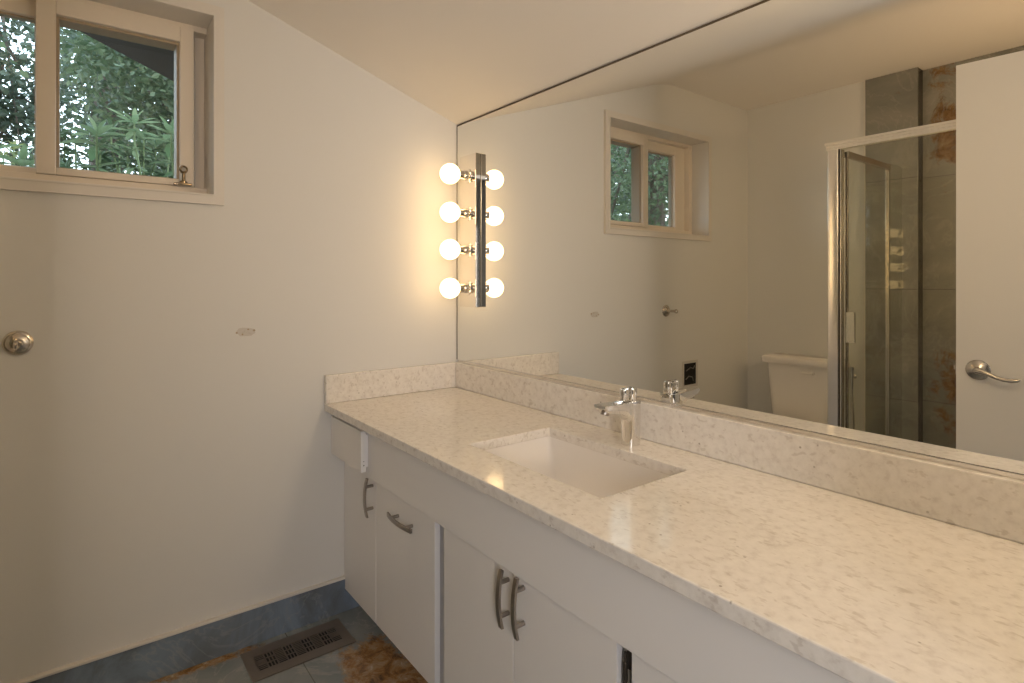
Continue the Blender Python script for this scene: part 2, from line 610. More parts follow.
def sash(name, y0, y1, z0, z1, xf, xb, stile0, stile1, rail_t, rail_b, inner, glass_x):
    bm = B()
    box(bm, xb, xf, y0, y0 + stile0, z0, z1, 0.003)
    box(bm, xb, xf, y1 - stile1, y1, z0, z1, 0.003)
    box(bm, xb, xf, y0 + stile0, y1 - stile1, z1 - rail_t, z1, 0.003)
    box(bm, xb, xf, y0 + stile0, y1 - stile1, z0, z0 + rail_b, 0.003)
    s = obj(name, bm, M_vinyl, win)
    a0, a1, b0, b1 = y0 + stile0, y1 - stile1, z0 + rail_b, z1 - rail_t
    bm = B()
    for q in ((a0, a0 + inner, b0, b1), (a1 - inner, a1, b0, b1), (a0 + inner, a1 - inner, b1 - inner, b1), (a0 + inner, a1 - inner, b0, b0 + inner * 0.5)):
        box(bm, xb + 0.003, xf - 0.018, *q, 0.001)
    g = obj('glazing_bead', bm, M_brown, s)
    g['label'] = 'brown inner glazing bead'
    bm = B(); box(bm, glass_x - 0.003, glass_x, a0, a1, b0, b1)
    pn = obj('pane', bm, M_glass, s)
    return s
sash('sliding_sash', -1.401, -0.986, 1.566, 2.103, -0.100, -0.188, 0.047, 0.042, 0.052, 0.022, 0.008, -0.176)
sash('fixed_sash', -1.812, -1.390, 1.562, 2.103, -0.140, -0.190, 0.100, 0.010, 0.060, 0.026, 0.006, -0.160)
# bronze sash latch
bm = B()
box(bm, -0.100, -0.074, -1.048, -0.996, 1.566, 1.573, 0.002)
lathe(bm, (-0.086, -1.020, 1.572), (0, 0, 1), [(0, 0.012), (0.006, 0.012), (0.010, 0.006), (0.034, 0.0055), (0.038, 0.010)], 16)
tube(bm, [(-0.086, -1.020 + 0.010 * math.cos(a), 1.620 + 0.010 * math.sin(a)) for a in [2 * math.pi * k / 16 for k in range(17)]], 0.0035, 8)
lt = obj('latch', bm, M_brass, win, smooth=True)
lt['label'] = 'aged brass sash latch'

# ------------------------------------------------------------------ room door, standing open beside the camera
A = -R(4.5)
hinge = Vector((1.3867 + 0.76 * math.cos(R(4.5)), -1.4294 - 0.76 * math.sin(R(4.5)), 0))
dr = struct_root('door_1', 'plain pale flush door standing open in front of the shower', 'door', hinge)
dr.rotation_euler = (0, 0, A)
def dobj(name, bm, mat, parent=None, **k):
    o = obj(name, bm, mat, None, **k)
    o.parent = parent or dr
    return o
bm = B(); box(bm, -0.76, 0, -0.035, 0, 0.012, 2.090, 0.0015)
dobj('door_panel', bm, M_door)
for sgn, y0 in ((1, 0.0), (-1, -0.035)):
    bm = B()
    lathe(bm, (-0.692, y0, 0.906), (0, sgn, 0), [(0, 0.0385), (0.004, 0.0385), (0.009, 0.034), (0.015, 0.020), (0.018, 0.014), (0.036, 0.012), (0.041, 0.010), (0.043, 0)], 36)
    pts = [(-0.692, 0.047, 0.906), (-0.675, 0.050, 0.904), (-0.655, 0.052, 0.897), (-0.635, 0.053, 0.888), (-0.612, 0.053, 0.882), (-0.590, 0.053, 0.881), (-0.574, 0.053, 0.884), (-0.566, 0.053, 0.887)]
    pts = [(p[0], y0 + sgn * (p[1] - 0.010), p[2]) for p in pts]
    tube(bm, pts, [0.012, 0.0105, 0.0085, 0.0075, 0.0075, 0.008, 0.007, 0.003], 14)
    lv = dobj('lever_handle', bm, M_nickel, smooth=True)
    lv['label'] = 'satin nickel curved lever on a round rosette'
bm = B(); box(bm, -0.7625, -0.76, -0.030, -0.005, 0.88, 0.935, 0.0008)
box(bm, -0.770, -0.7625, -0.024, -0.011, 0.897, 0.917, 0.002)
dobj('latch_plate', bm, M_nickel)
for z in (0.20, 1.0, 1.85):
    bm = B(); lathe(bm, (0.004, -0.040, z), (0, 0, 1), [(0, 0.006), (0.09, 0.006)], 12)
    box(bm, -0.030, 0.002, -0.0375, -0.035, z, z + 0.09)
    dobj('hinge', bm, M_nickel)

# ------------------------------------------------------------------ vanity cabinet
van = thing('vanity_cabinet', 'long low white flat-front vanity cabinet along the mirror wall', 'cabinet', (1.08, -0.26, 0.0))
bm = B()
F0, F1 = -0.470, -0.456
box(bm, 0.0, 0.686, F0, F1, 0.085, 0.640)
box(bm, 0.737, 1.373, F0, F1, 0.085, 0.640)
box(bm, 1.400, 2.155, F0, F1, 0.085, 0.640)
box(bm, 0.0, 0.016, F1, -0.03, 0.085, 0.7635)
box(bm, 2.139, 2.155, F1, -0.03, 0.085, 0.7635)
box(bm, 0.655, 0.671, F1, -0.03, 0.085, 0.60)
box(bm, 1.402, 1.418, F1, -0.03, 0.085, 0.60)
box(bm, 0.016, 2.139, F1, -0.03, 0.085, 0.101)
box(bm, 0.016, 2.139, -0.03, -0.018, 0.085, 0.7635)
box(bm, 0.013, 2.155, -0.425, -0.412, 0.0, 0.085)
obj('carcass', bm, M_white, van)
bm = B(); box(bm, 0.006, 2.155, -0.518, -0.4825, 0.578, 0.7635, 0.0015)
obj('apron_panel', bm, M_white, van)

def bow_pull(bm, cx, cz, y, length, vertical):
    n = 14
    pts = []
    for k in range(n + 1):
        t = k / n * 2 - 1
        off = 0.030 - 0.009 * t * t
        s_ = t * length / 2
        pts.append((cx, y - off, cz + s_) if vertical else (cx + s_, y - off, cz))
    # flat bowed strap
    hw, ht = 0.0062, 0.0032
    rings = []
    for k, p in enumerate(pts):
        if vertical:
            rings.append([(p[0] - hw, p[1] - ht, p[2]), (p[0] + hw, p[1] - ht, p[2]), (p[0] + hw, p[1] + ht, p[2]), (p[0] - hw, p[1] + ht, p[2])])
        else:
            rings.append([(p[0], p[1] - ht, p[2] - hw), (p[0], p[1] - ht, p[2] + hw), (p[0], p[1] + ht, p[2] + hw), (p[0], p[1] + ht, p[2] - hw)])
    loft(bm, rings)
    for sgn in (-1, 1):
        q = sgn * length * 0.29
        o = (cx, y, cz + q) if vertical else (cx + q, y, cz)
        lathe(bm, o, (0, -1, 0), [(0, 0.0055), (0.0265, 0.0055)], 14)

def cab_door(x0, x1, z0, z1, handle, lab=None):
    bm = B(); box(bm, x0, x1, -0.500, -0.4825, z0, z1, 0.0012)
    d = obj('door', bm, M_white, van)
    bm = B()
    bow_pull(bm, *handle)
    h = obj('handle', bm, M_pull, d, smooth=True, angle=40)
    h['label'] = 'bowed brushed metal pull'
    return d
cab_door(0.004, 0.2855, 0.085, 0.566, (0.262, 0.508, -0.500, 0.132, True))
cab_door(0.2885, 0.684, 0.085, 0.571, (0.503, 0.506, -0.500, 0.160, False))
cab_door(0.735, 1.0475, 0.085, 0.571, (1.030, 0.504, -0.500, 0.135, True))
cab_door(1.0495, 1.368, 0.085, 0.571, (1.088, 0.508, -0.500, 0.138, True))
cab_door(1.404, 1.745, 0.085, 0.571, (1.705, 0.480, -0.500, 0.146, True))
cab_door(1.749, 2.150, 0.085, 0.571, (1.79, 0.480, -0.500, 0.146, True))
# half-open drawer at the wall end
bm = B(); box(bm, 0.003, 0.281, -0.5505, -0.5325, 0.604, 0.742, 0.001)
dw = obj('drawer', bm, M_white, van)
bm = B()
box(bm, 0.020, 0.030, -0.5325, -0.519, 0.615, 0.725)
box(bm, 0.255, 0.265, -0.5325, -0.519, 0.615, 0.725)
box(bm, 0.030, 0.255, -0.5325, -0.519, 0.615, 0.622)
obj('drawer_box', bm, M_white, dw)
bm = B(); lathe(bm, (0.281, -0.5405, 0.627), (1, 0, 0), [(0, 0.0022), (0.0006, 0.0022)], 10)
lathe(bm, (0.281, -0.5405, 0.640), (1, 0, 0), [(0, 0.0015), (0.0006, 0.0015)], 10)
obj('screw', bm, M_bronze, dw)
# bronze pivot hinge in the gap
bm = B()
lathe(bm, (1.382, -0.492, 0.10), (0, 0, 1), [(0, 0.0045), (0.430, 0.0045), (0.432, 0.003), (0.450, 0.003)], 12)
lathe(bm, (1.392, -0.4825, 0.553), (0, -1, 0), [(0, 0.010), (0.004, 0.010), (0.006, 0.006), (0.010, 0.006)], 16)
box(bm, 1.378, 1.400, -0.484, -0.4825, 0.515, 0.545)
hg = obj('hinge', bm, M_bronze, van, smooth=True)
hg['label'] = 'dark bronze hinge in the gap between doors'

# ------------------------------------------------------------------ countertop
ct = thing('countertop', 'speckled cream quartz countertop running the length of the mirror', 'countertop', (1.08, -0.28, 0.765))
ZT, ZU = 0.793, 0.7655
X0, X1, Y0, Y1 = 0.002, 2.165, -0.577, 0.005
SX0, SX1, SY0, SY1 = 0.772, 1.272, -0.441, -0.146
bm = B()
outer = [(X0, Y0), (X1, Y0), (X1, Y1), (X0, Y1)]
rr = rrect(SX0, SX1, SY0, SY1, 0, 0.006, 4)
def slab_face(z):
    ov = [bm.verts.new((x, y, z)) for x, y in outer]
    iv = [bm.verts.new((p[0], p[1], z)) for p in rr]
    # iv order: corner (x1,y1), (x0,y1), (x0,y0), (x1,y0), 5 points each
    c = [iv[0:5], iv[5:10], iv[10:15], iv[15:20]]
    bm.faces.new([ov[2]] + [v for v in c[0]][::1] + [c[1][0], ov[3]])
    bm.faces.new([ov[3]] + c[1] + [c[2][0], ov[0]])
    bm.faces.new([ov[0]] + c[2] + [c[3][0], ov[1]])
    bm.faces.new([ov[1]] + c[3] + [c[0][0], ov[2]])
    return ov, iv
ot, it = slab_face(ZT)
ob_, ib = slab_face(ZU)
for a, b in ((ot, ob_), (it, ib)):
    for k in range(len(a)):
        j = (k + 1) % len(a)
        bm.faces.new([a[k], b[k], b[j], a[j]])
bmesh.ops.triangulate(bm, faces=[f for f in bm.faces if len(f.verts) > 4])
slab = obj('slab', bm, M_quartz, ct)
mod = slab.modifiers.new('soft_edge', 'BEVEL')
mod.width = 0.0025; mod.segments = 2; mod.limit_method = 'ANGLE'; mod.angle_limit = R(50)
bm = B(); box(bm, 0.022, 2.165, -0.020, 0.0075, 0.7935, 0.898, 0.003)
obj('backsplash', bm, M_quartz, ct)
bm = B(); box(bm, 0.002, 0.0215, -0.577, 0.0075, 0.7935, 0.898, 0.003)
obj('side_splash', bm, M_quartz, ct)

# ------------------------------------------------------------------ sink
sk = thing('sink', 'rectangular white undermount sink basin set in the quartz counter', 'sink', (1.023, -0.29, 0.62))
bm = B()
rings = []
N = 16
for k in range(N + 1):
    t = k / N * math.pi / 2
    ix = 0.150 * (1 - math.cos(t)) ** 1.05
    iy = 0.085 * (1 - math.cos(t)) ** 1.1
    z = 0.765 - 0.135 * math.sin(t) ** 0.9
    rings.append(rrect(SX0 - 0.004 + ix, SX1 + 0.004 - ix, SY0 - 0.004 + iy, SY1 + 0.004 - iy, z, 0.014 + 0.012 * k / N, 6))
loft(bm, rings, cap0=False, cap1=True)
outr = [[(p[0] * 1.0 + (0.012 if p[0] > 1.023 else -0.012), p[1] + (0.012 if p[1] > -0.2925 else -0.012), p[2] - (0.012 if i else 0)) for p in r] for i, r in enumerate(rings)]
loft(bm, outr, cap0=False, cap1=True)
va = [v for v in bm.verts]
bm.verts.ensure_lookup_table()
nr = len(rings[0])
for k in range(nr):
    j = (k + 1) % nr
    o2 = nr * (N + 1)
    bm.faces.new([bm.verts[k], bm.verts[j], bm.verts[o2 + j], bm.verts[o2 + k]])
obj('basin', bm, M_porc, sk, smooth=True, angle=50)
bm = B(); lathe(bm, (1.023, -0.2925, 0.6302), (0, 0, 1), [(0, 0.022), (0.003, 0.022), (0.004, 0.018), (0.001, 0.016), (0.004, 0.014), (0.006, 0)], 28)
obj('drain', bm, M_chrome, sk, smooth=True)

# ------------------------------------------------------------------ faucet
fx, fy = 1.045, -0.086
fc = thing('faucet', 'chrome single-hole faucet standing behind the sink', 'faucet', (fx, fy, 0.793))
bm = B()
body = []
for z, hx, y0, y1, r in ((0.7935, 0.0240, -0.025, 0.025, 0.0200), (0.797, 0.0240, -0.025, 0.025, 0.0200), (0.83, 0.0235, -0.025, 0.025, 0.019), (0.865, 0.0235, -0.026, 0.025, 0.018), (0.904, 0.0235, -0.028, 0.025, 0.015), (0.9135, 0.0225, -0.028, 0.024, 0.014)):
    body.append(rrect(fx - hx, fx + hx, fy + y0, fy + y1, z, r, 8))
loft(bm, body)
bd = obj('body', bm, M_chrome, fc, smooth=True, angle=40)
bm = B()
sp = []
def sec(y, hx, zt, zb):
    return [(fx - hx, y, zt), (fx - hx * 0.5, y, zt + 0.001), (fx + hx * 0.5, y, zt + 0.001), (fx + hx, y, zt), (fx + hx, y, zb + (zt - zb) * 0.35), (fx + hx * 0.72, y, zb), (fx - hx * 0.72, y, zb), (fx - hx, y, zb + (zt - zb) * 0.35)]
for y, hx, zt, zb in ((-0.094, 0.0212, 0.9115, 0.845), (-0.110, 0.0220, 0.9125, 0.860), (-0.119, 0.0222, 0.9130, 0.877), (-0.132, 0.0222, 0.9135, 0.884), (-0.150, 0.0220, 0.914, 0.888), (-0.175, 0.0218, 0.9148, 0.892), (-0.197, 0.0212, 0.9155, 0.897), (-0.2085, 0.0200, 0.916, 0.907)):
    sp.append(sec(y, hx, zt, zb))
loft(bm, sp)
spo = obj('spout', bm, M_chrome, fc, smooth=True, angle=30)
bm = B(); lathe(bm, (fx, -0.188, 0.8955), (0, -0.35, -1), [(0, 0.0115), (0.007, 0.0115), (0.008, 0.009), (0.003, 0.008)], 20, cap=False)
obj('aerator', bm, M_pull, spo, smooth=True)
bm = B()
lathe(bm, (fx, -0.080, 0.9130), (0, 0, 1), [(0, 0.0130), (0.003, 0.0135), (0.030, 0.0135), (0.036, 0.0128), (0.0375, 0.010), (0.0375, 0)], 32)
box(bm, fx - 0.009, fx + 0.009, -0.124, -0.108, 0.916, 0.9505, 0.005, 3)
box(bm, fx - 0.008, fx + 0.008, -0.120, -0.082, 0.945, 0.9505, 0.002)
box(bm, fx - 0.0075, fx + 0.0075, -0.160, -0.084, 0.9142, 0.9185, 0.002)
obj('lever_knob', bm, M_chrome, fc, smooth=True)

# ------------------------------------------------------------------ wall mirror
mi = thing('wall_mirror', 'huge frameless wall mirror from backsplash up to the sloped ceiling', 'mirror', (1.08, 0.004, 0.90))
bm = B(); box(bm, 0.006, 2.165, 0.0, 0.006, 0.9085, 1.9115)
obj('glass', bm, M_mirror, mi)
bm = B(); box(bm, 0.001, 0.006, -0.0005, 0.007, 0.9085, 1.917)
box(bm, 0.006, 2.165, -0.0005, 0.007, 1.9115, 1.9175)  # dark strip in the gap over the mirror, shade put into its colour
e1 = obj('edge_gap_strip', bm, M_edge, mi); e1['label'] = 'dark mirror edge strip, its top run standing for the shaded gap'
bm = B()
box(bm, 0.022, 2.165, -0.0035, -0.0015, 0.899, 0.9075, 0.0006)
box(bm, 0.022, 2.165, -0.0015, 0.007, 0.899, 0.9015)
obj('bottom_channel', bm, M_chrome2, mi)

# ------------------------------------------------------------------ vanity light
vl = thing('vanity_light', 'vertical chrome strip light with four lit globe bulbs on the mirror', 'light', (0.125, 0.0, 1.14))
bm = B(); box(bm, 0.065, 0.185, -0.0255, -0.0006, 1.139, 1.765, 0.002)
obj('housing', bm, M_fix, vl)
for z in (1.678, 1.523, 1.373, 1.217):
    bm = B()
    lathe(bm, (0.125, -0.0255, z), (0, -1, 0), [(0, 0.030), (0.003, 0.030), (0.006, 0.021), (0.018, 0.0195), (0.020, 0.022), (0.023, 0.022), (0.025, 0.0195), (0.040, 0.0195), (0.044, 0.021), (0.047, 0.0205), (0.048, 0.017)], 28)
    so = obj('lamp_socket', bm, M_fix, vl, smooth=True)
    bm = B()
    prof = [(-0.036, 0.0165)]
    for k in range(0, 25):
        a = R(152) * (1 - k / 24)
        prof.append((-0.041 * math.cos(R(152) * (1 - k / 24)) * -1 if False else 0.041 * math.cos(a), 0.041 * math.sin(a) if k < 24 else 0.0))
    lathe(bm, (0.125, -0.109, z), (0, -1, 0), prof, 32, cap=False)
    gl = obj('globe_bulb', bm, M_bulb, so, smooth=True, angle=60)
    gl['label'] = 'lit warm white globe bulb'

# ------------------------------------------------------------------ towel post, scar, outlet
tp = thing('towel_bar_post', 'round nickel towel bar post left on the window wall', 'towel bar', (0, -1.435, 1.073))
bm = B()
lathe(bm, (0.0005, -1.435, 1.073), (1, 0, 0), [(0, 0.034), (0.004, 0.034), (0.008, 0.030), (0.009, 0.027), (0.013, 0.025), (0.017, 0.018), (0.019, 0.013)], 36)
obj('rosette', bm, M_nickel, tp, smooth=True, angle=25)
bm = B()
lathe(bm, (0.0195, -1.435, 1.073), (1, 0, 0), [(0, 0.0105), (0.006, 0.008), (0.040, 0.007), (0.046, 0.009)], 20)
obj('stem', bm, M_nickel, tp, smooth=True)
bm = B()
tube(bm, [(0.074 + 0.0085 * math.cos(2 * math.pi * k / 20), -1.435, 1.073 + 0.0085 * math.sin(2 * math.pi * k / 20)) for k in range(21)], 0.0045, 10)
obj('end_ring', bm, M_nickel, tp, smooth=True)

bm = B()
random.seed(4)
pts = []
for k in range(22):
    a = 2 * math.pi * k / 22
    sx = abs(math.cos(a)) ** 0.6 * math.copysign(1, math.cos(a))
    sy = abs(math.sin(a)) ** 0.8 * math.copysign(1, math.sin(a))
    q = 1 + random.uniform(-0.12, 0.12)
    pts.append((-0.845 + 0.030 * sx * q, 1.072 + 0.0135 * sy * q))
prism(bm, pts, 0, 0.0002, 0.0016)
for k in range(9):
    a = random.uniform(0, 6.28); r0 = random.uniform(0.2, 0.8)
    lathe(bm, (0.001, -0.845 + 0.027 * r0 * math.cos(a), 1.072 + 0.010 * r0 * math.sin(a)), (1, 0, 0), [(0, random.uniform(0.003, 0.006)), (random.uniform(0.001, 0.003), 0.001)], 7)
sc = obj('wall_scar', bm, M_plaster)
sc['label'] = 'small scraped plaster patch on the window wall right of the towel post'
sc['category'] = 'scuff'
bm = B()
lathe(bm, (0.0008, -0.874, 1.070), (1, 0, 0), [(0, 0.0035), (0.0015, 0.0035)], 8)
lathe(bm, (0.0008, -0.819, 1.076), (1, 0, 0), [(0, 0.004), (0.0015, 0.004)], 8)
lathe(bm, (0.0012, -0.838, 1.080), (1, 0, 0), [(0, 0.003), (0.0012, 0.003)], 8)
lathe(bm, (0.0012, -0.856, 1.064), (1, 0, 0), [(0, 0.003), (0.0012, 0.003)], 8)
obj('torn_edge', bm, M_brown, sc)

ol = thing('outlet_box', 'uncovered electrical box with dark wiring in the window wall', 'outlet', (0, -1.667, 0.68))
bm = B()
oy0, oy1, oz0, oz1 = -1.745, -1.590, 0.600, 0.762
for a in ((oy0, oy1, oz1 - 0.016, oz1), (oy0, oy1, oz0, oz0 + 0.016), (oy0, oy0 + 0.016, oz0 + 0.016, oz1 - 0.016), (oy1 - 0.018, oy1, oz0 + 0.016, oz1 - 0.016)):
    box(bm, 0.0003, 0.004, *a, 0.001)
obj('mounting_ring', bm, M_plaster, ol)
bm = B(); box(bm, 0.0003, 0.0012, oy0 + 0.015, oy1 - 0.017, oz0 + 0.015, oz1 - 0.015)  # flat dark plate, its colour standing in for shade inside the box
obj('box_shade', bm, M_dark, ol)
bm = B()
random.seed(2)
tube(bm, [(0.003, oy0 + 0.030, oz1 - 0.035), (0.010, oy0 + 0.055, oz1 - 0.050), (0.012, oy0 + 0.085, oz1 - 0.040), (0.003, oy0 + 0.115, oz1 - 0.060)], 0.003, 8)
tube(bm, [(0.003, oy0 + 0.045, oz0 + 0.035), (0.009, oy0 + 0.060, oz0 + 0.060), (0.010, oy0 + 0.100, oz0 + 0.070), (0.003, oy0 + 0.120, oz0 + 0.050)], 0.003, 8)
obj('wiring', bm, M_grey, ol, smooth=True)

# ------------------------------------------------------------------ floor vent
vt = thing('floor_vent', 'brushed metal floor register with basket weave slots by the base tile', 'vent', (0.125, -0.705, 0.0))
vx0, vx1, vy0, vy1 = 0.045, 0.212, -0.872, -0.540
gx0, gx1, gy0, gy1 = 0.088, 0.170, -0.842, -0.570
zt = 0.0045
bm = B()
for a in ((vx0, gx0, vy0, vy1), (gx1, vx1, vy0, vy1), (gx0, gx1, vy0, gy0), (gx0, gx1, gy1, vy1)):
    box(bm, a[0], a[1], a[2], a[3], 0.0008, zt)
bmesh.ops.remove_doubles(bm, verts=bm.verts[:], dist=1e-6)
obj('faceplate', bm, M_vent, vt)
bm = B()
n = 9
pw = (gy1 - gy0) / n
for k in range(n):
    a, b = gy0 + k * pw, gy0 + (k + 1) * pw
    box(bm, gx0, gx1, a - 0.0015, a + 0.0015, 0.001, zt)
    if k % 2 == 1:
        for c in (1, 2):
            y = a + c * pw / 3
            box(bm, gx0, gx1, y - 0.0016, y + 0.0016, 0.0025, zt)
        for c in (1, 2):
            x = gx0 + c * (gx1 - gx0) / 3
            box(bm, x - 0.0020, x + 0.0020, a, b, 0.0025, zt)
    else:
        for c in range(1, 9):
            x = gx0 + c * (gx1 - gx0) / 9
            box(bm, x - 0.0014, x + 0.0014, a, b, 0.0025, zt)
        if k in (0, n - 1):
            box(bm, gx0 + 0.03, gx0 + 0.05, a, b, 0.001, zt)
obj('grille', bm, M_vent, vt)
bm = B(); box(bm, gx0 - 0.005, gx1 + 0.005, gy0 - 0.005, gy1 + 0.005, 0.0002, 0.0008)  # dark sheet under the slots, standing in for the shade below
obj('duct_shade', bm, M_dark, vt)

# ------------------------------------------------------------------ toilet (seen in the mirror)
tl = thing('toilet', 'white two-piece toilet against the back wall beside the shower', 'toilet', (0.43, -2.0, 0.0))
bm = B()
rings = []
for z, x0, x1, yf, r in ((0.40, 0.250, 0.610, -2.150, 0.05), (0.42, 0.246, 0.614, -2.142, 0.05), (0.55, 0.240, 0.620, -2.132, 0.045), (0.66, 0.235, 0.625, -2.126, 0.04), (0.742, 0.231, 0.629, -2.122, 0.035)):
    rings.append(rrect(x0, x1, -2.312, yf, z, r, 6))
loft(bm, rings)
obj('tank', bm, M_porc, tl, smooth=True, angle=50)
bm = B(); loft(bm, [rrect(0.206, 0.654, -2.316, -2.104, z, r, 6) for z, r in ((0.7425, 0.030), (0.748, 0.036))] + [rrect(0.203, 0.657, -2.318, -2.100, z, 0.038, 6) for z in (0.752, 0.772)] + [rrect(0.207, 0.653, -2.316, -2.104, 0.780, 0.036, 6), rrect(0.216, 0.644, -2.31, -2.112, 0.784, 0.034, 6)])
obj('tank_lid', bm, M_porc, tl, smooth=True, angle=50)
bm = B(); lathe(bm, (0.520, -2.124, 0.705), (0, 1, 0), [(0, 0.012), (0.006, 0.012), (0.009, 0.007), (0.014, 0.006)], 16)
tube(bm, [(0.520, -2.112, 0.705), (0.495, -2.108, 0.703), (0.465, -2.107, 0.700)], 0.005, 10)
fl = obj('flush_lever', bm, M_porc, tl, smooth=True)
bm = B()
def oval(cx, cy, ax, ay, z, n=28):
    return [(cx + ax * math.cos(2 * math.pi * k / n), cy + ay * math.sin(2 * math.pi * k / n) * (1.12 if math.sin(2 * math.pi * k / n) > 0 else 0.9), z) for k in range(n)]
loft(bm, [oval(0.43, -1.98, 0.11, 0.19, 0.0), oval(0.43, -1.98, 0.115, 0.195, 0.03), oval(0.43, -1.97, 0.10, 0.17, 0.15), oval(0.43, -1.93, 0.14, 0.22, 0.27), oval(0.43, -1.89, 0.178, 0.245, 0.36), oval(0.43, -1.89, 0.180, 0.248, 0.398)])
box(bm, 0.28, 0.58, -2.30, -2.05, 0.30, 0.3985, 0.02)
obj('bowl', bm, M_porc, tl, smooth=True, angle=50)
bm = B(); loft(bm, [oval(0.43, -1.885, 0.186, 0.252, 0.400), oval(0.43, -1.885, 0.188, 0.255, 0.412), oval(0.43, -1.885, 0.184, 0.250, 0.425), oval(0.43, -1.885, 0.16, 0.22, 0.430)])
obj('seat_lid', bm, M_porc, tl, smooth=True, angle=50)

# chrome sprayer on the wall between toilet and shower
hs = thing('hand_sprayer', 'slim chrome fitting with a thin hose on the wall behind the shower glass', 'sprayer', (0.668, YB, 0.4))
bm = B()
lathe(bm, (0.668, YB + 0.0008, 0.690), (0, 1, 0), [(0, 0.016), (0.006, 0.016), (0.010, 0.008), (0.030, 0.008)], 16)
tube(bm, [(0.668, YB + 0.030, 0.745), (0.668, YB + 0.032, 0.70), (0.668, YB + 0.032, 0.62)], [0.012, 0.010, 0.008], 12)
obj('spray_head', bm, M_chrome, hs, smooth=True)
bm = B()
tube(bm, [(0.668, YB + 0.032, 0.62), (0.672, YB + 0.033, 0.55), (0.676, YB + 0.032, 0.48), (0.676, YB + 0.025, 0.38), (0.668, YB + 0.022, 0.26), (0.655, YB + 0.018, 0.18), (0.650, YB + 0.001, 0.165)], 0.0055, 10)
obj('hose', bm, M_chrome, hs, smooth=True)

# ------------------------------------------------------------------ shower enclosure
sh = thing('shower_enclosure', 'framed glass shower enclosure with bright metal header and corner post', 'shower', (1.36, -1.9, 0.0))
GY = -1.57
bm = B()
box(bm, 0.838, 1.858, GY - 0.030, GY + 0.018, 1.896, 1.908, 0.003)
box(bm, 0.842, 1.858, GY - 0.026, GY + 0.014, 1.884, 1.896, 0.003)
box(bm, 0.842, 1.858, GY - 0.020, GY + 0.010, 1.872, 1.884, 0.002)
hd = obj('header_rail', bm, M_alu, sh)
bm = B(); loft(bm, [rrect(0.848, 0.897, GY - 0.040, GY + 0.012, z, 0.006, 4) for z in (0.1, 1.8715)])
obj('corner_post', bm, M_chrome2, sh, smooth=True)
bm = B(); box(bm, 0.897, 0.905, GY - 0.036, GY + 0.004, 0.1, 1.8715)
obj('gasket', bm, M_rub, sh)
bm = B(); box(bm, 0.905, 0.909, GY - 0.030, GY + 0.006, 0.1, 1.8715, 0.001)
obj('glazing_channel', bm, M_chrome2, sh)
bm = B(); box(bm, 0.909, 1.856, GY - 0.004, GY + 0.004, 0.1, 1.872)
obj('front_glass', bm, M_sglass, sh)
bm = B(); box(bm, 0.85, 1.858, GY - 0.05, GY + 0.012, 0.0, 0.1, 0.004)
box(bm, 0.88, 0.96, -2.309, GY - 0.05, 0.0, 0.1, 0.004)
obj('curb', bm, M_tile, sh)
bm = B(); box(bm, 0.96, 1.858, -2.385, GY - 0.05, 0.0, 0.05, 0.004)
obj('shower_pan', bm, M_porc, sh)
# side door (hinged towards the back wall), with frame, glass and handle
DXs = 0.912
bm = B()
box(bm, DXs - 0.012, DXs + 0.010, -2.135, GY - 0.045, 1.836, 1.866, 0.004)
box(bm, DXs - 0.010, DXs + 0.008, -2.130, -2.112, 0.115, 1.836, 0.002)
box(bm, DXs - 0.006, DXs + 0.004, GY - 0.060, GY - 0.046, 0.115, 1.836, 0.002)
box(bm, DXs - 0.010, DXs + 0.008, -2.112, GY - 0.060, 0.115, 0.14, 0.002)
sd = obj('door', bm, M_nickel, sh)
bm = B(); box(bm, DXs - 0.003, DXs + 0.003, -2.112, GY - 0.060, 0.14, 1.836)
obj('door_glass', bm, M_sglass, sd)
bm = B()
box(bm, DXs + 0.009, DXs + 0.018, GY - 0.060, GY - 0.014, 0.955, 1.100, 0.003)
box(bm, DXs + 0.018, DXs + 0.050, GY - 0.022, GY - 0.008, 0.955, 1.100, 0.004)
h2 = obj('door_handle', bm, M_chrome2, sd)
bm = B(); box(bm, DXs - 0.004, DXs + 0.004, -2.305, -2.133, 0.1, 1.872)
obj('return_glass', bm, M_sglass, sh)

# ------------------------------------------------------------------ outdoors
bm = B(); box(bm, -14, -0.2, -16, 8, 0.6, 0.8)
struct('ground', bm, M_soil, 'garden soil outside the window', 'ground')
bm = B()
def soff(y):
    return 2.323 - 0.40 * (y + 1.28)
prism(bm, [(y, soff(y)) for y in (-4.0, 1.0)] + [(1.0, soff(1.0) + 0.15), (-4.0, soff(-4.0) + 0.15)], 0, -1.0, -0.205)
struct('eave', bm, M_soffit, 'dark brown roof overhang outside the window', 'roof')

def leaf(bm, base, d, length, width, droop=0.25, fold=0.25, nrm=None):
    d = Vector(d).normalized()
    up = Vector((0, 0, 1)) if nrm is None else Vector(nrm)
    side = d.cross(up)
    if side.length < 1e-3:
        side = Vector((1, 0, 0))
    side.normalize()
    nn = side.cross(d).normalized()
    prev = None
    secs = ((0.0, 0.06), (0.3, 0.8), (0.6, 1.0), (0.85, 0.6), (1.0, 0.0))
    for t, q in secs:
        c = Vector(base) + d * (length * t) - nn * (length * droop * t * t)
        hw = width * 0.5 * q
        if q == 0.0:
            row = [bm.verts.new(c)]
        else:
            row = [bm.verts.new(c - side * hw + nn * (hw * fold)), bm.verts.new(c), bm.verts.new(c + side * hw + nn * (hw * fold))]
        if prev:
            if len(row) == 1:
                bm.faces.new([prev[0], prev[1], row[0]])
                bm.faces.new([prev[1], prev[2], row[0]])
            else:
                bm.faces.new([prev[0], prev[1], row[1], row[0]])
                bm.faces.new([prev[1], prev[2], row[2], row[1]])
        prev = row

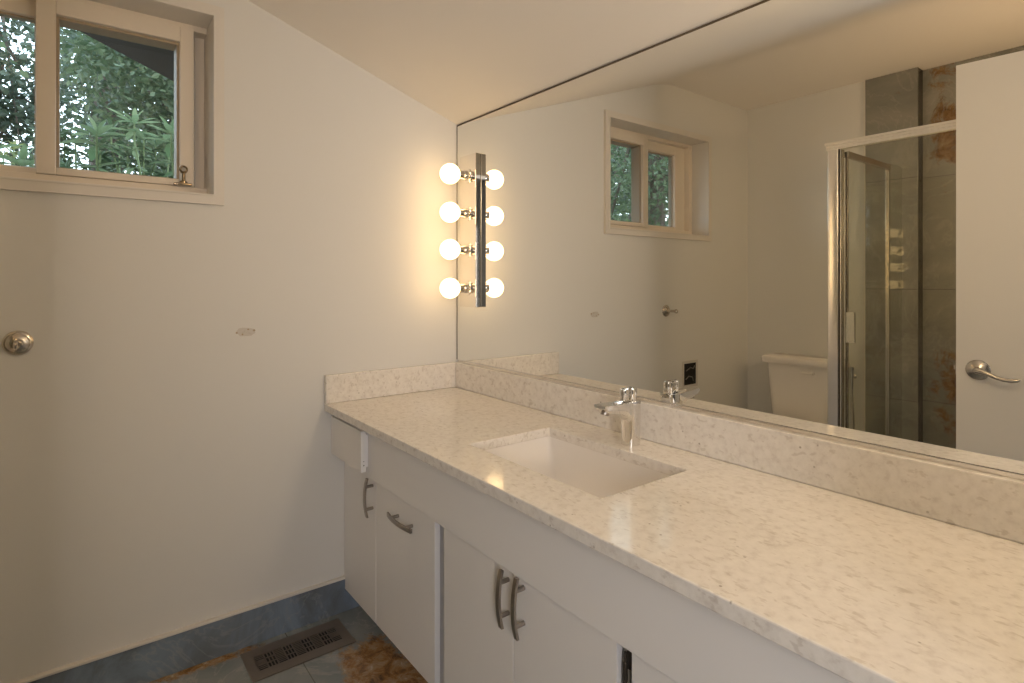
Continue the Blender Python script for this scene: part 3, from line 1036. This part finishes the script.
def leaf_small(bm, base, d, length, width):
    d = Vector(d).normalized()
    s = d.cross(Vector((random.uniform(-1, 1), random.uniform(-1, 1), random.uniform(-1, 1)))).normalized()
    n2 = s.cross(d)
    b0 = Vector(base)
    a = bm.verts.new(b0)
    l1 = bm.verts.new(b0 + d * length * 0.5 + s * width * 0.5 + n2 * width * 0.15)
    r1 = bm.verts.new(b0 + d * length * 0.5 - s * width * 0.5 + n2 * width * 0.15)
    e = bm.verts.new(b0 + d * length)
    bm.faces.new([a, l1, e])
    bm.faces.new([a, e, r1])

def rhodo(name, label, base, tops, seed, leafmat=None, size=1.0, group=None):
    random.seed(seed)
    r = thing(name, label, 'shrub', base, group)
    bs, bl2 = B(), B()
    for (x, y, z) in tops:
        top = Vector((x, y, z))
        b0 = Vector(base) + Vector((random.uniform(-0.05, 0.05), random.uniform(-0.08, 0.08), 0.0))
        mid = b0.lerp(top, 0.6) + Vector((random.uniform(-0.06, 0.06), random.uniform(-0.06, 0.06), 0))
        tube(bs, [b0, mid, top - Vector((0, 0, 0.10)), top], [0.010, 0.007, 0.005, 0.004], 7)
        for (dz, cnt, L, el) in ((0.0, 4, 0.085, 60), (-0.012, 7, 0.125, 22), (-0.05, 5, 0.13, -2), (-0.15, 4, 0.11, 5), (-0.24, 4, 0.10, 0)):
            a0 = random.uniform(0, 6.28)
            for k in range(cnt):
                a = a0 + 2 * math.pi * k / cnt + random.uniform(-0.25, 0.25)
                e = R(el + random.uniform(-14, 14))
                d = (math.cos(a) * math.cos(e), math.sin(a) * math.cos(e), math.sin(e))
                L2 = L * size * random.uniform(0.85, 1.15)
                leaf(bl2, top + Vector((0, 0, dz * size)), d, L2, L2 * 0.30, random.uniform(0.05, 0.3))
    obj('stems', bs, M_stem, r, smooth=True)
    obj('leaves', bl2, leafmat or M_rhodo, r)
    return r

Z0 = 1.244
rhodo('rhododendron', 'rhododendron shoot with broad whorled leaves in left half of the right pane', (-1.25, -1.23, 0.8),
      [(-1.05, -1.23, Z0 + 0.66)], 3, size=1.0)
rhodo('rhododendron', 'tallest rhododendron shoot with whorled leaves in middle of the right pane', (-1.42, -1.08, 0.8),
      [(-1.47, -1.06, Z0 + 0.835)], 5)
rhodo('rhododendron', 'rhododendron shoot with upright leaves at right edge of the right pane', (-1.35, -0.92, 0.8),
      [(-1.2, -0.925, Z0 + 0.745), (-1.25, -0.83, Z0 + 0.62)], 8)
rhodo('rhododendron', 'rhododendron with long narrow leaves low in the left pane', (-1.35, -1.5, 0.8),
      [(-1.2, -1.49, Z0 + 0.52), (-1.3, -1.62, Z0 + 0.58)], 11, size=1.3)
random.seed(21)
rhodo('low_shrub', 'dense low shrub of mixed leaves along the bottom of the right pane', (-1.95, -1.05, 0.8),
      [(-1.95 + random.uniform(-0.25, 0.22), -1.08 + random.uniform(-0.40, 0.42), Z0 + random.uniform(0.58, 0.84)) for _ in range(34)], 31, M_leaf, 0.8)
rhodo('flowering_shrub', 'pale yellow green shrub behind the long leaves in the left pane', (-2.5, -1.75, 0.8),
      [(-2.5 + random.uniform(-0.15, 0.15), -1.72 + random.uniform(-0.20, 0.12), Z0 + random.uniform(0.74, 0.92)) for _ in range(10)], 37, M_lime, 0.6)

def tree(name, label, base, height, crown, n, lsize, seed, mat, rad=0.10, lean=(0, 0), boughs=14, group=None):
    """crown = list of ellipsoids (cx,cy,cz, rx,ry,rz)"""
    random.seed(seed)
    r = thing(name, label, 'tree', base, group)
    b0 = Vector(base)
    top = b0 + Vector((lean[0], lean[1], height))
    bm = B()
    tube(bm, [b0, b0.lerp(top, 0.35) + Vector((0.05, -0.04, 0)), b0.lerp(top, 0.7), top], [rad, rad * 0.8, rad * 0.55, rad * 0.25], 10)
    bl = B()
    tot = sum(c[3] * c[4] * c[5] for c in crown)
    for k in range(boughs):
        c = random.choice(crown)
        q = Vector((c[0] + random.uniform(-0.7, 0.7) * c[3], c[1] + random.uniform(-0.7, 0.7) * c[4], c[2] + random.uniform(-0.6, 0.6) * c[5]))
        s0 = b0.lerp(top, random.uniform(0.35, 0.9))
        tube(bm, [s0, s0.lerp(q, 0.5) + Vector((0, 0, 0.10)), q], [rad * 0.28, rad * 0.17, rad * 0.07], 6)
    for c in crown:
        m = int(n * c[3] * c[4] * c[5] / tot)
        clumps = max(6, m // 26)
        cl = []
        for k in range(clumps):
            while True:
                p = Vector((random.uniform(-1, 1), random.uniform(-1, 1), random.uniform(-1, 1)))
                if p.length < 1:
                    break
            cl.append(Vector((c[0] + p.x * c[3], c[1] + p.y * c[4], c[2] + p.z * c[5])))
        for k in range(m):
            q = random.choice(cl)
            g = 0.16 * max(1.0, lsize / 0.07)
            p = q + Vector((random.gauss(0, g), random.gauss(0, g), random.gauss(0, g * 0.6)))
            d = (random.uniform(-1, 1), random.uniform(-1, 1), random.uniform(-0.9, 0.3))
            L = lsize * random.uniform(0.6, 1.3)
            leaf_small(bl, p, d, L, L * 0.62)
    obj('trunk', bm, M_bark, r, smooth=True)
    obj('foliage', bl, mat, r)

tree('maple_tree', 'leafy green maple overhanging the shrubs outside the right pane', (-3.4, -0.30, 0.8), 3.6,
     [(-3.0, -0.75, 2.85, 0.6, 0.65, 0.55), (-3.3, -0.45, 2.35, 0.5, 0.55, 0.5), (-3.4, -0.8, 3.3, 0.6, 0.6, 0.4)], 9000, 0.058, 5, M_leaf, 0.10)
tree('dark_tree', 'dark tree with a thick trunk behind the maple', (-8.0, -0.9, 0.8), 6.5,
     [(-8.0, -0.3, 4.2, 0.9, 1.3, 1.6), (-8.3, 0.8, 3.6, 0.8, 1.0, 1.5)], 9000, 0.12, 6, M_dleaf, 0.26)
tree('slender_tree', 'slender leafy tree with sky between its leaves outside the left pane', (-5.5, -1.95, 0.8), 4.6,
     [(-5.4, -1.75, 3.6, 0.5, 0.5, 0.8), (-5.6, -1.65, 2.7, 0.5, 0.45, 0.5), (-5.5, -2.3, 3.2, 0.5, 0.5, 0.9)], 3300, 0.085, 7, M_dleaf, 0.07)
tree('hedge_tree', 'dense small leaved evergreen seen through the window in the mirror', (-2.4, -4.3, 0.8), 4.5,
     [(-2.2, -3.6, 2.4, 0.8, 0.9, 1.3), (-2.8, -4.6, 2.6, 1.0, 1.2, 1.5), (-1.6, -4.4, 2.4, 0.7, 1.0, 1.4)], 12000, 0.06, 9, M_leaf, 0.14)
tree('far_tree', 'far dark tree behind the evergreen in the mirrored window', (-7.5, -9.0, 0.8), 6.0,
     [(-7.0, -8.6, 3.4, 1.3, 1.5, 2.0), (-8.2, -9.6, 3.6, 1.2, 1.3, 1.9)], 6500, 0.15, 10, M_dleaf, 0.2)
